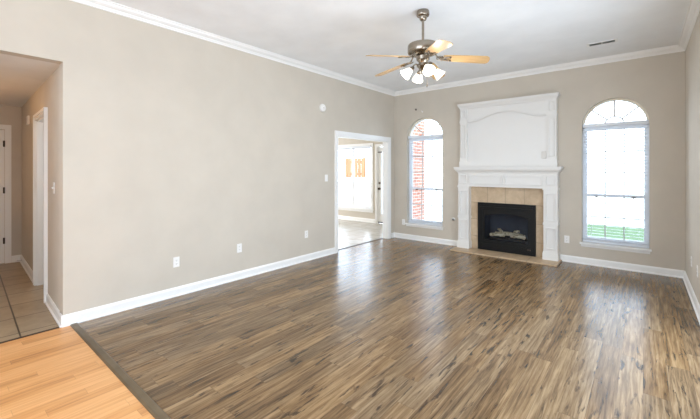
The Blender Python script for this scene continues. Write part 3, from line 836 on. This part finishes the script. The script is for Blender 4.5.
# ------------------------------------------------------------------ fittings on walls and ceiling
def plate(name, label, cat, loc, rotz, kind, group=None, mat='plastic', w=.035, hgt=.0575):
    """local: faces -y, sits on the wall at y=0"""
    t = thing(name, label, cat, loc, rotz, group)
    bm = B(); prism(bm, [rect(-w, w, -hgt, hgt)], -.006, 0, fXZ); obj('faceplate', bm, mat, t, bevel=.003)
    if kind == 'outlet':
        for s in (-1, 1):
            bm = B(); prism(bm, [[(-.014, s * .02 - .009), (-.008, s * .02 - .014), (.008, s * .02 - .014), (.014, s * .02 - .009), (.014, s * .02 + .009), (.008, s * .02 + .014), (-.008, s * .02 + .014), (-.014, s * .02 + .009)]], -.0085, -.005, fXZ)
            r_ = obj('receptacle', bm, mat, t)
            bm = B()
            for q in (-.006, .006): bx(bm, q - .0012, q + .0012, -.0092, -.008, s * .02 - .001, s * .02 + .007)
            lathe(bm, [(.0022, -.0005), (.0022, .0006)], 10, Matrix.Translation((0, -.0086, s * .02 - .007)) @ Matrix.Rotation(R(90), 4, 'X'))
            obj('slots', bm, 'plastic_dark', r_)
    elif kind == 'switch':
        bm = B(); bx(bm, -.0055, .0055, -.018, -.005, -.004, .012, Matrix.Rotation(R(18), 4, 'X')); obj('toggle', bm, mat, t)
    elif kind == 'rocker':
        bm = B(); bx(bm, -.016, .016, -.010, -.005, -.032, .032); obj('rocker', bm, mat, t, bevel=.002)
    return t
LW, BW, RW = R(90), 0.0, R(-90)   # facing +x, -y, -x  (local -y -> world)
plate('wall_outlet', 'white outlet on the left wall, nearest the hallway', 'outlet', (XL, 1.846, .385), LW, 'outlet', 'outlets on the left wall')
plate('wall_outlet', 'white outlet on the left wall, middle of the three low plates', 'outlet', (XL, 2.661, .405), LW, 'outlet', 'outlets on the left wall')
plate('wall_outlet', 'white outlet on the left wall, just left of the cased opening', 'outlet', (XL, 3.862, .42), LW, 'outlet', 'outlets on the left wall')
plate('light_switch', 'white light switch on the left wall beside the cased opening', 'light switch', (XL, 4.319, 1.296), LW, 'switch')
plate('light_switch', 'light switch on the hallway wall near the living room corner', 'light switch', (-4.55, hy(-4.55), 1.25), math.atan(-HS), 'switch')
plate('wall_outlet', 'white outlet low on the back wall, left of the left arched window', 'outlet', (-3.862 + .01, YB, .345), BW, 'outlet')
plate('wall_outlet', 'white outlet low on the back wall, between fireplace and right window', 'outlet', (-.915, YB, .35), BW, 'outlet')
plate('cover_plate', 'blank white cover plate on the overmantel, lower right', 'cover plate', (-1.22, YB - .0855, 1.67), BW, 'blank', None, 'ivory')
plate('wall_outlet', 'white outlet on the right wall, nearest the back corner', 'outlet', (XR, 5.60, .385), RW, 'outlet', 'outlets on the right wall')
plate('wall_outlet', 'white outlet on the right wall at the very edge of the view', 'outlet', (XR, 5.03, .40), RW, 'outlet', 'outlets on the right wall')
t = thing('smoke_detector', 'round white smoke detector high on the left wall', 'smoke detector', (XL, 4.223, 2.455), LW)
bm = B(); lathe(bm, [(.066, 0), (.066, .012), (.060, .026), (.045, .034), (.012, .036)], 32, Matrix.Rotation(R(90), 4, 'X')); obj('housing', bm, 'plastic', t, smooth=True)
bm = B(); lathe(bm, [(.012, .035), (.010, .040), (.002, .041)], 16, Matrix.Rotation(R(90), 4, 'X')); obj('test_button', bm, 'ivory', t)
t = thing('door_chime', 'small white chime box high on the hallway wall', 'door chime', (-6.58, hy(-6.58), 2.12), math.atan(-HS))
bm = B(); prism(bm, [rect(-.075, .075, -.06, .06)], -.022, 0, fXZ); obj('housing', bm, 'plastic', t, bevel=.006)
bm = B()
for i in range(5): bx(bm, -.05, .05, -.026, -.020, -.035 + i * .016, -.028 + i * .016)
obj('grille', bm, 'ivory', t)
t = thing('gas_key_valve', 'round metal gas key valve on the back wall left of the fireplace', 'gas valve', (-2.767, YB, .50))
bm = B(); lathe(bm, [(.033, 0), (.033, .004), (.022, .010), (.012, .012)], 24, Matrix.Rotation(R(90), 4, 'X')); obj('escutcheon', bm, 'steel', t, smooth=True)
bm = B(); lathe(bm, [(.009, .010), (.009, .018), (.004, .019)], 12, Matrix.Rotation(R(90), 4, 'X')); obj('key_socket', bm, 'bronze', t)
for (px_, pz, lab) in ((-3.415, 2.60, 'small white wall hook above the left arched window'), ):
    t = thing('curtain_hook', lab, 'wall hook', (px_, YB, pz))
    bm = B(); lathe(bm, [(.016, 0), (.016, .005), (.006, .007)], 16, Matrix.Rotation(R(90), 4, 'X')); obj('base', bm, 'plastic', t)
    bm = B(); tube(bm, [(0, -.005, 0), (0, -.035, 0), (0, -.045, .012), (0, -.045, .022)], .004, 8); obj('hook', bm, 'plastic', t)
t = thing('curtain_bracket', 'small dark bracket on the wall over the left arched window', 'wall bracket', (-3.56, YB, 2.66))
bm = B(); bx(bm, -.012, .012, -.006, 0, -.018, .018); obj('base', bm, 'bronze', t)
bm = B(); tube(bm, [(0, -.004, 0), (0, -.03, 0), (0, -.036, .010)], .005, 8); obj('hook', bm, 'bronze', t)
# ceiling register
t = thing('ceiling_vent', 'white slotted ceiling vent above the right arched window', 'vent', (-.41, 5.62, H))
bm = B(); prism(bm, [rect(-.165, .165, -.055, .055), rect(-.135, -.008, -.040, .040), rect(.008, .135, -.040, .040)], -.008, 0, fXY); obj('frame', bm, 'trim', t, bevel=.003)
bm = B(); bx(bm, -.136, .136, -.041, .041, -.001, 0.0); obj('backing', bm, 'plastic_dark', t)
bm = B()
for i in range(4):
    bx(bm, -.136, .136, -.006, .006, -.0006, .0006, Matrix.Translation((0, -.030 + i * .020, -.004)) @ Matrix.Rotation(R(75), 4, 'X'))
obj('louvres', bm, 'steel', t)
# door stop
t = thing('door_stop', 'small spring door stop on the hallway baseboard', 'door stop', (-7.33, hy(-7.33) - .016, .05))
bm = B(); tube(bm, [(0, 0, 0), (0, -.055, 0)], .005, 8); lathe(bm, [(.011, 0), (.011, .004)], 12, Matrix.Rotation(R(90), 4, 'X')); obj('spring', bm, 'steel', t)
bm = B(); lathe(bm, [(.009, .055), (.009, .070), (.006, .074)], 12, Matrix.Rotation(R(90), 4, 'X')); obj('bumper', bm, 'plastic', t)
# flush lamp on the hallway ceiling, just outside the picture
t = thing('ceiling_lamp', 'round frosted lamp on the hallway ceiling', 'lamp', (-5.7, -.05, 2.42))
bm = B(); lathe(bm, [(.10, 0), (.10, -.02), (.08, -.025)], 28); obj('base', bm, 'brass', t, smooth=True)
bm = B(); lathe(bm, [(.13, -.022), (.125, -.05), (.09, -.085), (.04, -.10), (.01, -.104)], 28); obj('lamp_shade', bm, 'hall_shade', t, smooth=True)

# ------------------------------------------------------------------ outdoors
bm = B(); prism(bm, [rect(-30, 25, YB + WT, 60)], -.25, -.15, fXY)
struct('ground', bm, 'concrete', 'pale paving outside')
bm = B(); bx(bm, -3.0, 8.0, YB + WT + .6, 12.3, -.16, -.12)
struct('ground', bm, 'grass', 'green lawn outside the right arched window')
t = thing('garden_fence', 'orange cedar fence panel outside the breakfast room window', 'fence', (-9.02, 11.2, -.15), 0)
bm = B()
for i in range(6): bx(bm, -.51 + i * .172, -.36 + i * .172, -.01, .012, 1.28, 2.05)
obj('boards', bm, 'cedar', t)
bm = B(); bx(bm, -.51, .51, .012, .06, 1.38, 1.46); bx(bm, -.51, .51, .012, .06, 1.86, 1.94); obj('rails', bm, 'cedar', t)
for q in (-.47, .47):
    bm = B(); bx(bm, q - .045, q + .045, .012, .10, 0.0, 2.07); obj('post', bm, 'cedar', t)
bm = B(); bx(bm, -.56, .56, -.05, .12, -.02, 1.28); obj('masonry_base', bm, 'concrete', t)
